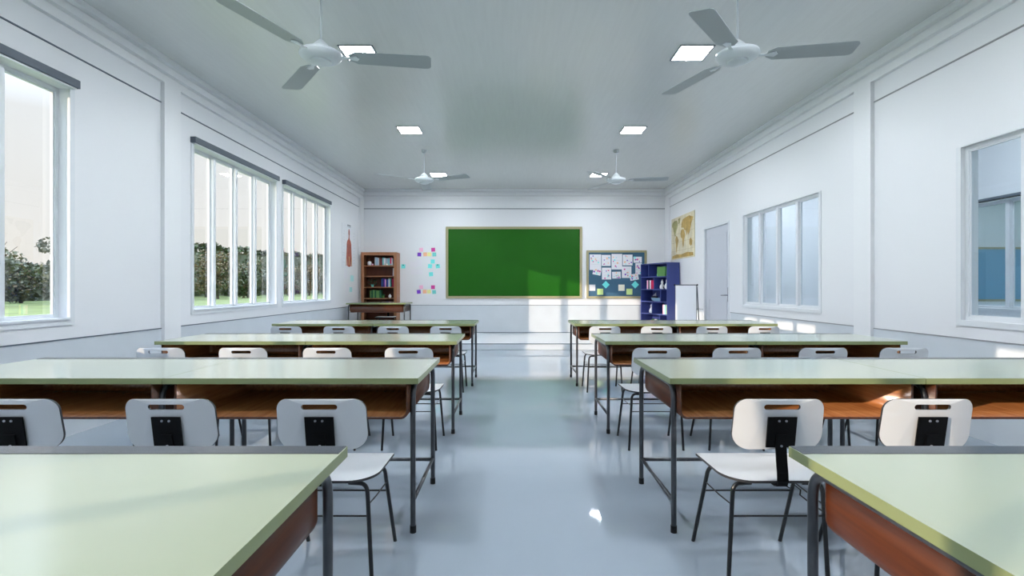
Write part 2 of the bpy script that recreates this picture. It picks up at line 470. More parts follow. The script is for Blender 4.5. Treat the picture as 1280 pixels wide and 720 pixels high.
# ------------------------------------------------------------------ ceiling fans
def fan(x, y, base, label):
    t = thing('ceiling_fan', label, 'ceiling fan', (x, y, ZC), 0, 'three-bladed ceiling fans')
    zb = -0.497
    MB().lathe([(0.012, -0.055), (0.03, -0.05), (0.045, -0.02), (0.048, 0.0)], n=20).build('canopy', M['fan'], t)
    MB().tube([(0, 0, -0.05), (0, 0, zb + 0.12)], 0.008, 10).build('rod', M['fan'], t)
    mo = MB().lathe([(0.03, -0.042), (0.09, -0.04), (0.125, -0.03), (0.152, -0.012), (0.160, 0.004), (0.155, 0.022), (0.12, 0.04), (0.07, 0.05), (0.06, 0.052)], (0, 0, zb), 36)
    mo.build('motor_housing', M['fan'], t)
    MB().lathe([(0.068, 0.045), (0.066, 0.062), (0.055, 0.085), (0.036, 0.104), (0.014, 0.125)], (0, 0, zb), 20).build('neck_cover', M['fan'], t)
    MB().lathe([(0.012, -0.062), (0.05, -0.06), (0.075, -0.052), (0.08, -0.042), (0.08, -0.035)], (0, 0, zb), 28).build('bottom_cap', M['fan'], t)
    for k in range(3):
        a = R(base + 120 * k)
        bl = MB()
        poly = [(0.21, -0.035), (0.27, -0.078), (0.80, -0.087), (0.825, -0.08), (0.84, -0.06), (0.84, 0.06), (0.825, 0.08), (0.80, 0.087), (0.27, 0.078), (0.21, 0.035)]
        bl.prism(poly, lambda u, w, q: (u, w, q), -0.002, 0.002)
        bl.xform(Matrix.Translation((0, 0, zb)) @ Matrix.Rotation(a, 4, 'Z') @ Matrix.Rotation(R(-9), 4, 'X'))
        b = bl.build('blade', M['fan_blade'], t)
        ar = MB().prism([(0.13, -0.018), (0.20, -0.012), (0.27, -0.03), (0.29, 0.0), (0.27, 0.03), (0.20, 0.012), (0.13, 0.018)], lambda u, w, q: (u, w, q), -0.008, -0.003)
        ar.xform(Matrix.Translation((0, 0, zb)) @ Matrix.Rotation(a, 4, 'Z') @ Matrix.Rotation(R(-9), 4, 'X'))
        ar.build('blade_arm', M['fan'], b)
    return t
fan(-1.475, 3.95, 8, 'grey-white ceiling fan hanging large at upper left')
fan(1.74, 3.95, -9, 'grey-white ceiling fan hanging large at upper right')
fan(-1.46, 8.51, -24, 'small distant ceiling fan left of the chalkboard')
fan(1.73, 8.51, -9, 'small distant ceiling fan right of the chalkboard')

# ------------------------------------------------------------------ desk
DW, DD, DH = 0.594, 0.711, 0.74      # half width, depth, height
def make_desk():
    t = thing('school_desk', '', 'desk')
    top = MB()
    rim = 0.062
    x0, x1, z0, z1 = -DW, DW, DH - 0.027, DH
    # green board with green edges; top face separate material
    top.add([(x0, 0, z1), (x1, 0, z1), (x1, DD, z1), (x0, DD, z1)], [(0, 1, 2, 3)], 0)
    top.add([(x0, 0, z0), (x1, 0, z0), (x1, DD, z0), (x0, DD, z0)], [(3, 2, 1, 0)], 1)
    top.add([(x0, 0, z0), (x1, 0, z0), (x1, DD, z0), (x0, DD, z0), (x0, 0, z1), (x1, 0, z1), (x1, DD, z1), (x0, DD, z1)],
            [(0, 1, 5, 4), (1, 2, 6, 5), (2, 3, 7, 6), (3, 0, 4, 7)], 1)
    o = top.build('tabletop', [M['green_top'], M['green_edge']], t)
    r = MB()
    r.prism([(DD - rim, DH + 0.0), (DD, DH + 0.0), (DD, DH + 0.0012), (DD - rim, DH + 0.0012)], lambda u, w, q: (q, u, w), -DW + 0.003, DW - 0.003)
    r.build('edge_strip', M['rim'], o)
    # book tray: open towards the chair
    bm = bmesh.new()
    tx, ty0, ty1, tz = 0.541, 0.012, 0.652, 0.553
    vs = [bm.verts.new(p) for p in [(-tx, ty0, tz), (tx, ty0, tz), (tx, ty1, tz), (-tx, ty1, tz), (-tx, ty0, DH - 0.028), (tx, ty0, DH - 0.028), (tx, ty1, DH - 0.028), (-tx, ty1, DH - 0.028)]]
    for f in ((0, 1, 2, 3), (1, 5, 6, 2), (2, 6, 7, 3), (3, 7, 4, 0)): bm.faces.new([vs[i] for i in f])
    bmesh.ops.recalc_face_normals(bm, faces=bm.faces)
    es = [e for e in bm.edges if len(e.link_faces) == 2]
    bmesh.ops.bevel(bm, geom=es, offset=0.032, segments=6, affect='EDGES', profile=0.5)
    for f in bm.faces: f.smooth = True
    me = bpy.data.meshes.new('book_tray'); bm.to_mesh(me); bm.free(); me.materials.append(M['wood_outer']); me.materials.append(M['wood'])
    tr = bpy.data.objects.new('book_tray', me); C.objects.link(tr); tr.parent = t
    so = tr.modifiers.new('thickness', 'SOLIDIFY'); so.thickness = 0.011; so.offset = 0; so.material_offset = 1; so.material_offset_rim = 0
    # frame
    lx, ya, yb, zt, rr = DW - 0.034, 0.052, 0.66, DH - 0.041, 0.0128
    ym = (ya + yb) / 2
    for sx in (-1, 1):
        for (yy, q) in ((ya, 1), (yb, -1)):
            pts = [Vector((sx * lx, yy, 0.0))] + bezier_arc((sx * lx, yy, zt - 0.075), (sx * lx, yy, zt), (sx * lx, yy + q * 0.075, zt), 8) + [Vector((sx * lx, ym, zt))]
            lg = MB().tube(pts, rr, 14).build('leg', M['tube'], t)
            MB().tube([(sx * lx, yy, 0.0), (sx * lx, yy, 0.034)], rr + 0.002, 14).build('foot_cap', M['rubber'], lg)
        MB().tube([(sx * lx, ya, 0.148), (sx * lx, yb, 0.148)], 0.0095, 10).build('side_rail', M['tube'], t)
    MB().tube([(-lx, yb, 0.143), (lx, yb, 0.143)], 0.0105, 10).build('back_rail', M['tube'], t)
    return t
desk0 = make_desk()
RX = [1.328, 2.521]; LX = [-1.030, -2.222]
rows = [0.647, 2.379, 4.03, 6.0]
rname = ['nearest row', 'second row', 'third row', 'fourth, farthest row']
used = False
for i, y in enumerate(rows):
    for sd, xs in (('right', RX), ('left', LX)):
        for k, x in enumerate(xs):
            if i == 0 and k == 1: continue
            d = copy_tree(desk0) if used else desk0
            used = True
            d.location = (x, y, 0)
            pos = 'beside the aisle' if k == 0 else 'on the window side' if sd == 'left' else 'on the right wall side'
            if i == 0 and k == 1: pos = 'just out of frame'
            if k == 0 : tag(d, 'green-topped desk at the aisle, %s group, %s' % (sd, rname[i]), 'desk', 'green-topped student desks')
            else: tag(d, 'green-topped desk %s, %s, %s' % (pos, sd + ' group', rname[i]), 'desk', 'green-topped student desks')
td = copy_tree(desk0)
td.location = (-2.72, 10.22 + DD, PZ); td.rotation_euler = (0, 0, PI)
tag(td, "teacher's green-topped desk on the platform before the brown bookcase", 'desk')
if 'group' in td: del td['group']

# ------------------------------------------------------------------ chair (origin under the middle of the backrest, facing +y)
def make_chair():
    t = thing('school_chair', '', 'chair')
    # backrest with a hand slot, bent round the sitter
    cz = 0.706
    N = 12
    # outer outline
    outer = rrect(-0.175, 0.175, 0.535, 0.7355, (0.062, 0.062, 0.042, 0.042), 11)
    outer = [(u * (1 - 0.5 * max(0, w - 0.66)), w) for u, w in outer]
    n = len(outer)
    slot = rrect(-0.069, 0.069, cz - 0.0105, cz + 0.0105, (0.0104,) * 4, 11)
    def surf(u, w, q):
        return (u, 0.85 * u * u - 0.16 * (w - 0.62) + 0.0 + q, w)
    mb = MB(); th = 0.0095
    rings = 5
    V = []
    for q in (0, th):
        for r_ in range(rings + 1):
            f = r_ / rings
            for k in range(n):
                u = outer[k][0] * (1 - f) + slot[k][0] * f; w = outer[k][1] * (1 - f) + slot[k][1] * f
                V.append(surf(u, w, q))
    F0 = []; F1 = []
    L = (rings + 1) * n
    for r_ in range(rings):
        for k in range(n):
            a = r_ * n + k; b = r_ * n + (k + 1) % n
            F0.append((a, b, b + n, a + n)); F0.append((L + a, L + a + n, L + b + n, L + b))
    for k in range(n):
        a = k; b = (k + 1) % n
        F1.append((a, a + L, b + L, b))
        a = rings * n + k; b = rings * n + (k + 1) % n
        F1.append((a, b, b + L, a + L))
    mb.add(V, F0, 0, False)
    o = len(mb.v) - len(V)
    for f in F1: mb.f.append([i + o for i in f]); mb.m.append(1); mb.sm.append(False)
    for i in range(len(F0)): mb.sm[i] = True
    mb.build('backrest', [M['chair'], M['chair_edge']], t)
    # seat: squared front, rounded rear corners
    poly = rrect(-0.207, 0.207, 0.0, 0.35, (0.105, 0.105, 0.02, 0.02), 9)
    def sz(u, w): return 0.42 + 0.006 * (abs(u) / 0.2) ** 2 - 0.010 * max(0, (w - 0.27) / 0.08) ** 2
    st = MB()
    cen = (0, 0.19)
    RR = 5; nn = len(poly); V = []
    for q in (-0.010, 0):
        for r_ in range(RR):
            f = r_ / RR
            for k in range(nn):
                u = poly[k][0] * (1 - f) + cen[0] * f; w = poly[k][1] * (1 - f) + cen[1] * f
                V.append((u, w, sz(u, w) + q))
        V.append((cen[0], cen[1], sz(*cen) + q))
    L = RR * nn + 1; F = []
    for r_ in range(RR - 1):
        for k in range(nn):
            a = r_ * nn + k; b = r_ * nn + (k + 1) % nn
            F.append((a, a + nn, b + nn, b)); F.append((L + a, L + b, L + b + nn, L + a + nn))
    for k in range(nn):
        a = (RR - 1) * nn + k; b = (RR - 1) * nn + (k + 1) % nn
        F.append((a, RR * nn, b)); F.append((L + a, L + b, L + RR * nn))
    st.add(V, F, 0, True)
    for k in range(nn):
        st.f.append([k, (k + 1) % nn, L + (k + 1) % nn, L + k]); st.m.append(1); st.sm.append(False)
    st.build('seat', [M['chair'], M['chair_edge']], t)
    # black bracket carrying the backrest
    br = MB()
    def by(z): return -0.16 * (z - 0.62)
    br.prism([(-0.055, 0.548), (0.055, 0.548), (0.055, 0.669), (-0.055, 0.669)], lambda u, w, q: (u, by(w) + q, w), -0.007, -0.001)
    path = [(by(0.60) - 0.010, 0.60), (by(0.55) - 0.010, 0.55), (-0.004, 0.50), (-0.011, 0.455), (-0.013, 0.425), (-0.006, 0.405), (0.012, 0.400), (0.10, 0.401)]
    vs = []; fs = []
    for j, (yy, zz) in enumerate(path):
        tt = Vector((path[min(j + 1, len(path) - 1)][0] - path[max(j - 1, 0)][0], path[min(j + 1, len(path) - 1)][1] - path[max(j - 1, 0)][1])).normalized()
        nx = Vector((tt.y, -tt.x)) * 0.0025
        for hx in (-0.021, 0.021):
            vs.append((hx, yy + nx.x, zz + nx.y)); vs.append((hx, yy - nx.x, zz - nx.y))
    for j in range(len(path) - 1):
        a = j * 4
        fs += [(a, a + 4, a + 6, a + 2), (a + 1, a + 3, a + 7, a + 5), (a, a + 1, a + 5, a + 4), (a + 2, a + 6, a + 7, a + 3)]
    fs += [(0, 2, 3, 1), (len(vs) - 4, len(vs) - 3, len(vs) - 1, len(vs) - 2)]
    br.add(vs, fs)
    b = br.build('backrest_bracket', M['black'], t)
    for (u, w) in ((-0.0135, 0.654), (0.0135, 0.654), (0.0, 0.556)):
        MB().tube([(u, by(w) - 0.012 if w < .6 else by(w) - 0.006, w), (u, by(w) - 0.016 if w < .6 else by(w) - 0.010, w)], 0.0045, 10).build('screw', M['screw'], b)
    # legs
    for s in (-1, 1):
        pts = [Vector((s * 0.10, 0.035, 0.402))] + bezier_arc((s * 0.145, 0.028, 0.402), (s * 0.172, 0.026, 0.402), (s * 0.175, 0.025, 0.365), 6) + [Vector((s * 0.194, 0.02, 0.0))]
        MB().tube(pts, 0.0085, 10).build('leg', M['black_tube'], t)
        pts = [Vector((s * 0.10, 0.20, 0.402))] + bezier_arc((s * 0.165, 0.215, 0.402), (s * 0.188, 0.225, 0.402), (s * 0.190, 0.242, 0.365), 6) + [Vector((s * 0.199, 0.389, 0.0))]
        MB().tube(pts, 0.0085, 10).build('leg', M['black_tube'], t)
        MB().tube([(s * 0.178, 0.024, 0.32), (s * 0.185, 0.13, 0.318), (s * 0.191, 0.258, 0.32)], 0.003, 6).build('side_rung', M['black_tube'], t)
        MB().tube([(s * 0.12, 0.03, 0.402), (s * 0.12, 0.205, 0.402)], 0.006, 8).build('seat_rail', M['black_tube'], t)
    MB().tube([(-0.180, 0.024, 0.277), (0.180, 0.024, 0.277)], 0.0035, 6).build('rung', M['black_tube'], t)
    MB().tube([(-0.192, 0.277, 0.276), (0.192, 0.277, 0.276)], 0.0035, 6).build('rung', M['black_tube'], t)
    return t
chair0 = make_chair()
CR = [1.03, 1.603, 2.218, 2.795]; CL = [-0.735, -1.318, -1.918, -2.505]
cy = [None, 1.96, 3.635, 5.665]
ordn = ['nearest the aisle', 'second from the aisle', 'third from the aisle', 'farthest from the aisle']
used = False
for i in (1, 2, 3):
    for sd, xs in (('right', CR), ('left', CL)):
        for k, x in enumerate(xs):
            if i == 1 and (sd == 'right' and k > 1 or sd == 'left' and k > 2): continue
            d = copy_tree(chair0) if used else chair0
            used = True
            d.location = (x, cy[i], 0)
            if i == 1 and sd == 'right' and k == 0: wire_chair = d
            tag(d, 'white chair with black legs, %s, %s desk group, %s row' % (ordn[k], sd, ['', 'second', 'third', 'fourth'][i]), 'chair', 'white student chairs tucked behind the desks')
o = MB().tube([(0.022, 0.015, 0.400), (0.044, 0.015, 0.387), (0.059, 0.015, 0.400), (0.084, 0.017, 0.381), (0.0825, 0.018, 0.361), (0.112, 0.02, 0.337), (0.181, 0.024, 0.290)], 0.003, 6).build('bent_wire', M['black_tube'], wire_chair)
o['label'] = 'zigzag bent black wire under the seat'
tc = copy_tree(chair0)
tc.location = (-2.71, 11.2, PZ); tc.rotation_euler = (0, 0, PI)
tag(tc, "teacher's white chair between platform desk and brown bookcase", 'chair')
if 'group' in tc: del tc['group']

# ------------------------------------------------------------------ chalkboard
def framed(name, label, cat, x0, x1, z0, z1, m, fw=0.055):
    t = thing(name, label, cat, ((x0 + x1) / 2, YB, z0))
    h = (x1 - x0) / 2; H = z1 - z0
    MB().box(-h + fw, h - fw, -0.018, -0.002, fw, H - fw).build('panel', m, t)
    f = MB()
    f.box(-h, h, -0.035, -0.002, 0, fw); f.box(-h, h, -0.035, -0.002, H - fw, H)
    f.box(-h, -h + fw, -0.035, -0.002, fw, H - fw); f.box(h - fw, h, -0.035, -0.002, fw, H - fw)
    f.build('frame', M['board_frame'], t, bevel=0.004)
    return t
def bx_(px): return (px - 640) / 640 * YB
def bz_(py): return EYE - (py - 360) / 640 * YB
framed('chalkboard', 'large green chalkboard with pale wooden frame on back wall', 'chalkboard', bx_(557.5), bx_(727.5), bz_(373), bz_(283.5), M['chalk'])
framed('bulletin_board', 'blue bulletin board with pale frame covered in papers', 'bulletin board', bx_(733), bx_(808), bz_(373), bz_(313), M['felt'], 0.05)

# ------------------------------------------------------------------ papers on the bulletin board
cols = {'white': (232, 232, 238), 'cream': (236, 232, 214), 'magenta': (214, 70, 160), 'purple': (120, 60, 190), 'orange': (244, 190, 150), 'yellow': (240, 236, 160),
        'teal': (110, 200, 196), 'cyan': (120, 236, 232), 'faint cyan': (190, 238, 238), 'faint teal': (165, 222, 224), 'lime': (206, 232, 150), 'pink': (246, 190, 220), 'grey': (190, 194, 200), 'navy': (40, 44, 110),
        'green': (96, 148, 84), 'dark green': (40, 98, 70), 'maroon': (120, 40, 56), 'blue': (50, 90, 170), 'black': (24, 24, 28), 'crimson': (190, 24, 80), 'brown': (110, 70, 50), 'pale blue': (150, 190, 210)}
for k, v in cols.items(): M['c_' + k] = mat('paint_' + k.replace(' ', '_'), v, 0.6)
def sheet(name, label, cat, x, z, w, h, rot, col, y, group=None, dots=None, parent_mat=None):
    t = MB().prism([(-w / 2, -h / 2), (w / 2, -h / 2), (w / 2, h / 2), (-w / 2, h / 2)], lambda u, q, d: (u, -d, q), 0.0, 0.0015).build(name, M['c_' + col])
    t.location = (x, y, z); t.rotation_euler = (0, rot, 0)
    tag(t, label, cat, group)
    if dots:
        rnd = random.Random(dots)
        for c in ('magenta', 'purple', 'cyan', 'orange'):
            m = MB()
            for j in range(2):
                u = rnd.uniform(-0.38, 0.38) * w; q = rnd.uniform(-0.4, 0.4) * h; r = rnd.uniform(0.010, 0.022)
                m.prism([(u + r * math.cos(2 * PI * a / 8), q + r * math.sin(2 * PI * a / 8)) for a in range(8)], lambda uu, qq, d: (uu, -d, qq), 0.0015, 0.002)
            o = m.build('painted_spots', M['c_' + c], t)
            o['label'] = c + ' spots'
        m = MB()
        for j in range(3):
            q = h * (0.3 - 0.22 * j)
            m.prism([(-0.35 * w, q), (0.3 * w, q), (0.3 * w, q + 0.004), (-0.35 * w, q + 0.004)], lambda uu, qq, d: (uu, -d, qq), 0.0015, 0.0018)
        m.build('drawn_lines', M['c_grey'], t)
    return t
yb1 = YB - 0.0185
def z3(a, b): return bx_(720 + a / 8), bz_(300 + b / 8)
papers = [((135, 145, 250, 300), 0, 'at the top left corner'), ((255, 150, 345, 260), 0, 'second along the top edge'), ((168, 290, 248, 350), 0.2, 'tilted below the top left corner'),
          ((258, 277, 350, 395), 0, 'second column, lower sheet'), ((354, 140, 460, 295), 0, 'at the top middle'), ((466, 147, 562, 254), 0, 'with blue patch right of top middle'),
          ((360, 318, 445, 385), -0.03, 'small and dark-edged in the centre'), ((457, 264, 552, 380), 0, 'fourth column, lower sheet'), ((572, 168, 655, 228), 0, 'at the top right corner'),
          ((592, 232, 655, 345), 0, 'on the right edge'), ((537, 340, 622, 402), -0.18, 'tilted at lower right')]
for i, ((a, b, c, d), r, w) in enumerate(papers):
    x0, z1_ = z3(a, b); x1, z0_ = z3(c, d)
    yy = yb1 - 0.0022 * (i % 3)
    sheet('paper_sheet', 'white sheet with coloured spots on the bulletin board, ' + w, 'paper', (x0 + x1) / 2, (z0_ + z1_) / 2, x1 - x0, z1_ - z0_, r, 'white', yy, 'spotted sheets on the bulletin board', dots=i + 3)
for (a, b, s, r, col, w) in [(161, 477, 62, 0, 'white', 'leftmost note at the bottom'), (297, 447, 54, PI / 4, 'cyan', 'left of the two tilted ones'), (241, 517, 60, 0, 'lime', 'left of the two lime ones'),
                             (453, 477, 62, 0, 'cream', 'right of the middle'), (590, 447, 54, PI / 4, 'cyan', 'right of the two tilted ones'), (532, 517, 60, 0, 'lime', 'right of the two lime ones')]:
    x, z = z3(a, b)
    sheet('sticky_note', '%s square sticky note low on the bulletin board, %s' % (col, w), 'sticky note', x, z, s / 8 * 0.0186, s / 8 * 0.0186, r, col, yb1, 'notes low on the bulletin board')

# ------------------------------------------------------------------ notes on the back wall, left of the chalkboard
def z4(a, b): return bx_(400 + a / 8), bz_(300 + b / 8)
nl = [(1012, 98, 'pink', 'upper'), (1132, 97, 'magenta', 'upper'), (993, 145, 'purple', 'upper'), (1052, 143, 'orange', 'upper'), (1093, 143, 'yellow', 'upper'), (1143, 145, 'teal', 'upper'),
      (1012, 472, 'pink', 'lower'), (1130, 472, 'magenta', 'lower'), (988, 518, 'purple', 'lower'), (1047, 516, 'orange', 'lower'), (1090, 516, 'yellow', 'lower'), (1141, 520, 'teal', 'lower')]
for a, b, c, g in nl:
    x, z = z4(a, b)
    sheet('sticky_note', '%s sticky note in the %s cluster between bookcase and chalkboard' % (c, g), 'sticky note', x, z, 0.088, 0.088, random.uniform(-0.1, 0.1), c, YB, g + ' cluster of wall notes')
for a, b, w in [(1127, 215, 'topmost of the cyan ones'), (1100, 262, 'left one under the topmost cyan'), (1178, 262, 'pinned, nearest the chalkboard'), (1110, 342, 'lowest of the cyan ones'), (833, 264, 'pinned beside the brown bookcase')]:
    x, z = z4(a, b)
    s = sheet('sticky_note', 'cyan sticky note on back wall, ' + w, 'sticky note', x, z, 0.095, 0.095, random.uniform(-0.15, 0.15), 'cyan', YB, 'cyan wall notes')
    if 'pinned' in w: MB().tube([(0, -0.002, 0.03), (0, -0.016, 0.03)], 0.012, 8).build('push_pin', M['black'], s)
for a, b, w, h, l in [(935, 245, 0.16, 0.13, 'upper left'), (990, 232, 0.14, 0.16, 'upper right'), (940, 318, 0.15, 0.13, 'lower left'), (995, 318, 0.15, 0.13, 'lower right')]:
    x, z = z4(a, b)
    sheet('paper_sheet', 'plain pale paper between note clusters on back wall, %s of four' % l, 'paper', x, z, w, h, 0, 'white', YB, 'plain papers on the back wall')

# papers on the left wall under the anatomy chart
def lwall(px, py):
    y = -XL * 640 / (640 - px)
    return y, EYE - (py - 360) / 640 * y
for px, py, w, h, c, l in [(440, 348, 0.22, 0.13, 'faint cyan', 'upper cyan note'), (438.5, 362, 0.17, 0.10, 'faint teal', 'lower teal note'), (432, 342, 0.2, 0.2, 'white', 'upper plain white paper'), (434, 362, 0.2, 0.25, 'white', 'lower plain white paper')]:
    y, z = lwall(px, py)
    s = MB().prism([(-w / 2, -h / 2), (w / 2, -h / 2), (w / 2, h / 2), (-w / 2, h / 2)], lambda u, q, d: (d, u, q), 0.0, 0.0015).build('paper_sheet' if c == 'white' else 'sticky_note', M['c_' + c])
    s.location = (XL, y, z)
    tag(s, l + ' on left wall below the anatomy chart', 'paper' if c == 'white' else 'sticky note', 'papers under the anatomy chart')

# anatomy chart on the left wall
M['muscle'] = mat('chart_muscle_red', (172, 92, 74), 0.6, noise=(16, 0.35, (1, 3, 0.6)))
M['muscle_d'] = mat('chart_muscle_dark', (128, 52, 44), 0.6)
M['tendon'] = mat('chart_tendon_tan', (206, 170, 120), 0.6)
M['paper'] = mat('chart_paper', (228, 231, 235), 0.5)
t = thing('anatomy_chart', 'anatomy chart of a red muscle figure on the left wall', 'poster', (XL, 10.92, 2.03))
MB().box(0.0, 0.004, -0.46, 0.46, -0.46, 0.47).build('sheet', M['paper'], t)
half = [(0.0, 0.385), (0.035, 0.375), (0.052, 0.33), (0.05, 0.28), (0.035, 0.245), (0.035, 0.20), (0.07, 0.165), (0.15, 0.12), (0.185, 0.07), (0.19, -0.02), (0.205, -0.12), (0.235, -0.26), (0.25, -0.40), (0.19, -0.40), (0.165, -0.25), (0.15, -0.40), (0.03, -0.42)]
poly = [(-u, w) for u, w in half[1:]][::-1] + half[:]
half = [(u * 0.8, w) for u, w in half]
poly = [(-u, w) for u, w in half[:0:-1]] + half
MB().prism(poly[::-1], lambda u, w, q: (q, u, w), 0.004, 0.0055).build('muscle_figure', M['muscle'], t)
m = MB()
for u, w, a, b in [(0.0, 0.0, 0.012, 0.15), (-0.09, 0.02, 0.03, 0.05), (0.09, 0.02, 0.03, 0.05), (-0.17, -0.08, 0.01, 0.10), (0.17, -0.08, 0.01, 0.10), (-0.09, -0.3, 0.02, 0.1), (0.09, -0.3, 0.02, 0.1), (-0.055, -0.14, 0.012, 0.07), (0.055, -0.14, 0.012, 0.07)]:
    m.prism([(0.8 * u + 0.8 * a * math.cos(2 * PI * k / 10), w + b * math.sin(2 * PI * k / 10)) for k in range(10)], lambda uu, ww, q: (q, uu, ww), 0.0055, 0.006)
m.build('muscle_shading', M['muscle_d'], t)
m = MB()
for s in (-1, 1):
    m.prism([(s * 0.155, -0.25), (s * 0.178, -0.25), (s * 0.192, -0.395), (s * 0.162, -0.395)], lambda uu, ww, q: (q, uu, ww), 0.0055, 0.006)
m.prism([(-0.03, -0.2), (0.03, -0.2), (0.02, -0.38), (-0.02, -0.38)], lambda uu, ww, q: (q, uu, ww), 0.006, 0.0065)
m.build('tendons', M['tendon'], t)
m = MB()
rnd = random.Random(4)
for s in (-1, 1):
    for k in range(11):
        w = 0.32 - k * 0.065 + rnd.uniform(-0.01, 0.01)
        m.box(0.004, 0.0046, s * 0.30, s * (0.36 + rnd.uniform(0, 0.06)), w, w + 0.006)
        m.box(0.004, 0.0046, s * 0.30, s * 0.34, w - 0.014, w - 0.010)
m.box(0.004, 0.0046, -0.12, 0.12, 0.42, 0.44)
m.build('caption_lines', M['c_grey'], t)
MB().box(0.0, 0.012, -0.10, 0.10, 0.452, 0.470).build('hanger_clip', M['grey_metal'], t)

# ------------------------------------------------------------------ world map on the right wall
M['map_paper'] = mat('map_paper_ivory', (214, 206, 178), 0.55, noise=(5, 0.14, (1, 1, 1)))
M['map_land'] = mat('map_land_ochre', (178, 148, 78), 0.55, noise=(9, 0.3, (1, 1, 1)))
M['map_land2'] = mat('map_land_green', (150, 146, 92), 0.55, noise=(9, 0.3, (1, 1, 1)))
M['map_line'] = mat('map_lines_brown', (150, 120, 80), 0.6)
t = thing('world_map', 'antique-style beige world map hung on right wall beside door', 'map', (XR - 0.001, 10.76, 1.78))
mw, mh = 1.44, 0.91
MB().box(-0.012, 0.0, -mw / 2, mw / 2, 0, mh).build('sheet', M['map_paper'], t)
def land(pl, m, nm):
    # unit coordinates: u 0..1 from left (far end), v 0..1 from bottom; on the wall u runs towards -y
    MB().prism([(mw / 2 - u * mw, v * mh) for u, v in pl], lambda a, b, q: (q, a, b), -0.0135, -0.012).build(nm, m, t)
land([(0.05, 0.90), (0.12, 0.93), (0.26, 0.93), (0.30, 0.86), (0.27, 0.74), (0.22, 0.68), (0.19, 0.60), (0.22, 0.56), (0.17, 0.56), (0.12, 0.66), (0.08, 0.76), (0.03, 0.83)], M['map_land2'], 'land_mass')
land([(0.22, 0.56), (0.28, 0.54), (0.34, 0.45), (0.31, 0.36), (0.27, 0.27), (0.25, 0.15), (0.23, 0.20), (0.22, 0.36), (0.19, 0.47)], M['map_land'], 'land_mass')
land([(0.32, 0.95), (0.42, 0.96), (0.39, 0.84), (0.34, 0.82)], M['map_land2'], 'land_mass')
land([(0.45, 0.66), (0.50, 0.68), (0.57, 0.66), (0.61, 0.56), (0.63, 0.52), (0.59, 0.44), (0.57, 0.30), (0.54, 0.24), (0.51, 0.34), (0.50, 0.46), (0.44, 0.50), (0.42, 0.58)], M['map_land'], 'land_mass')
land([(0.46, 0.72), (0.47, 0.82), (0.53, 0.90), (0.66, 0.92), (0.80, 0.93), (0.96, 0.87), (0.90, 0.78), (0.86, 0.68), (0.82, 0.58), (0.77, 0.50), (0.74, 0.58), (0.70, 0.50), (0.66, 0.62), (0.60, 0.64), (0.56, 0.70)], M['map_land'], 'land_mass')
land([(0.80, 0.40), (0.86, 0.43), (0.92, 0.36), (0.91, 0.27), (0.85, 0.25), (0.80, 0.30)], M['map_land'], 'land_mass')
land([(0.04, 0.03), (0.96, 0.03), (0.95, 0.10), (0.70, 0.13), (0.45, 0.10), (0.25, 0.12), (0.05, 0.09)], M['map_land'], 'land_mass')
m = MB()
for k in range(1, 8): m.box(-0.0128, -0.012, -mw / 2 + mw * k / 8 - 0.0015, -mw / 2 + mw * k / 8 + 0.0015, 0.02, mh - 0.02)
for k in range(1, 5): m.box(-0.0128, -0.012, -mw / 2 + 0.02, mw / 2 - 0.02, mh * k / 5 - 0.0015, mh * k / 5 + 0.0015)
m.build('grid_lines', M['map_line'], t)

# ------------------------------------------------------------------ brown bookcase on the platform
BX0, BX1, BY0, BY1, BT = -3.395, -2.597, 11.52, 11.87, 1.965
bc = thing('bookcase', 'tall brown wooden bookcase behind the teacher\'s desk', 'bookcase', ((BX0 + BX1) / 2, (BY0 + BY1) / 2, PZ))
hw, hd, hh = (BX1 - BX0) / 2, (BY1 - BY0) / 2, BT - PZ
ft = 0.062
for s in (-1, 1):
    MB().box(s * hw, s * (hw - 0.028), -hd, hd, 0, hh).build('side_panel', M['wood_case'], bc)
    MB().box(s * (hw - 0.028), s * (hw - ft), -hd, -hd + 0.02, 0.0, hh - 0.028).build('face_stile', M['wood_case'], bc)
MB().box(-hw + 0.028, hw - 0.028, -hd, hd, hh - 0.028, hh).build('top_panel', M['wood_case'], bc)
MB().box(-hw + ft, hw - ft, -hd, -hd + 0.02, hh - 0.068, hh - 0.028).build('face_rail', M['wood_case'], bc)
MB().box(-hw + 0.028, hw - 0.028, hd - 0.012, hd, 0.0, hh - 0.028).build('back_panel', M['wood_shaded'], bc)
shelf_z = []
for py in (331.6, 345.0, 358.7, 372.7, 386.5, 400.5):
    z = EYE - (py - 360) / 640 * BY0
    shelf_z.append(z)
    MB().box(-hw + 0.028, hw - 0.028, -hd + 0.002, hd - 0.012, z - PZ - 0.018, z - PZ).build('shelf', M['wood_case'], bc)
MB().box(-hw + 0.028, hw - 0.028, -hd + 0.02, hd - 0.012, 0.0, 0.06).build('plinth', M['wood_case'], bc)
book_cache = {}
def make_book(name, label, w, h, d, colname, loc, rz=0, lean=0, group=None):
    """upright book, origin bottom centre; spine faces -y"""
    t = thing(name, label, 'book', loc, rz, group)
    t.rotation_euler = (0, lean, rz)
    c = MB()
    c.box(-w / 2, -w / 2 + 0.003, -d / 2, d / 2, 0, h); c.box(w / 2 - 0.003, w / 2, -d / 2, d / 2, 0, h); c.box(-w / 2, w / 2, -d / 2, -d / 2 + 0.003, 0, h)
    c.build('cover', M['c_' + colname], t)
    MB().box(-w / 2 + 0.003, w / 2 - 0.003, -d / 2 + 0.003, d / 2 - 0.004, 0.003, h - 0.003).build('pages', M['c_cream'], t)
    return t
bcx = (BX0 + BX1) / 2
def bkx(px): return (px - 640) / 640 * (BY0 + 0.03)
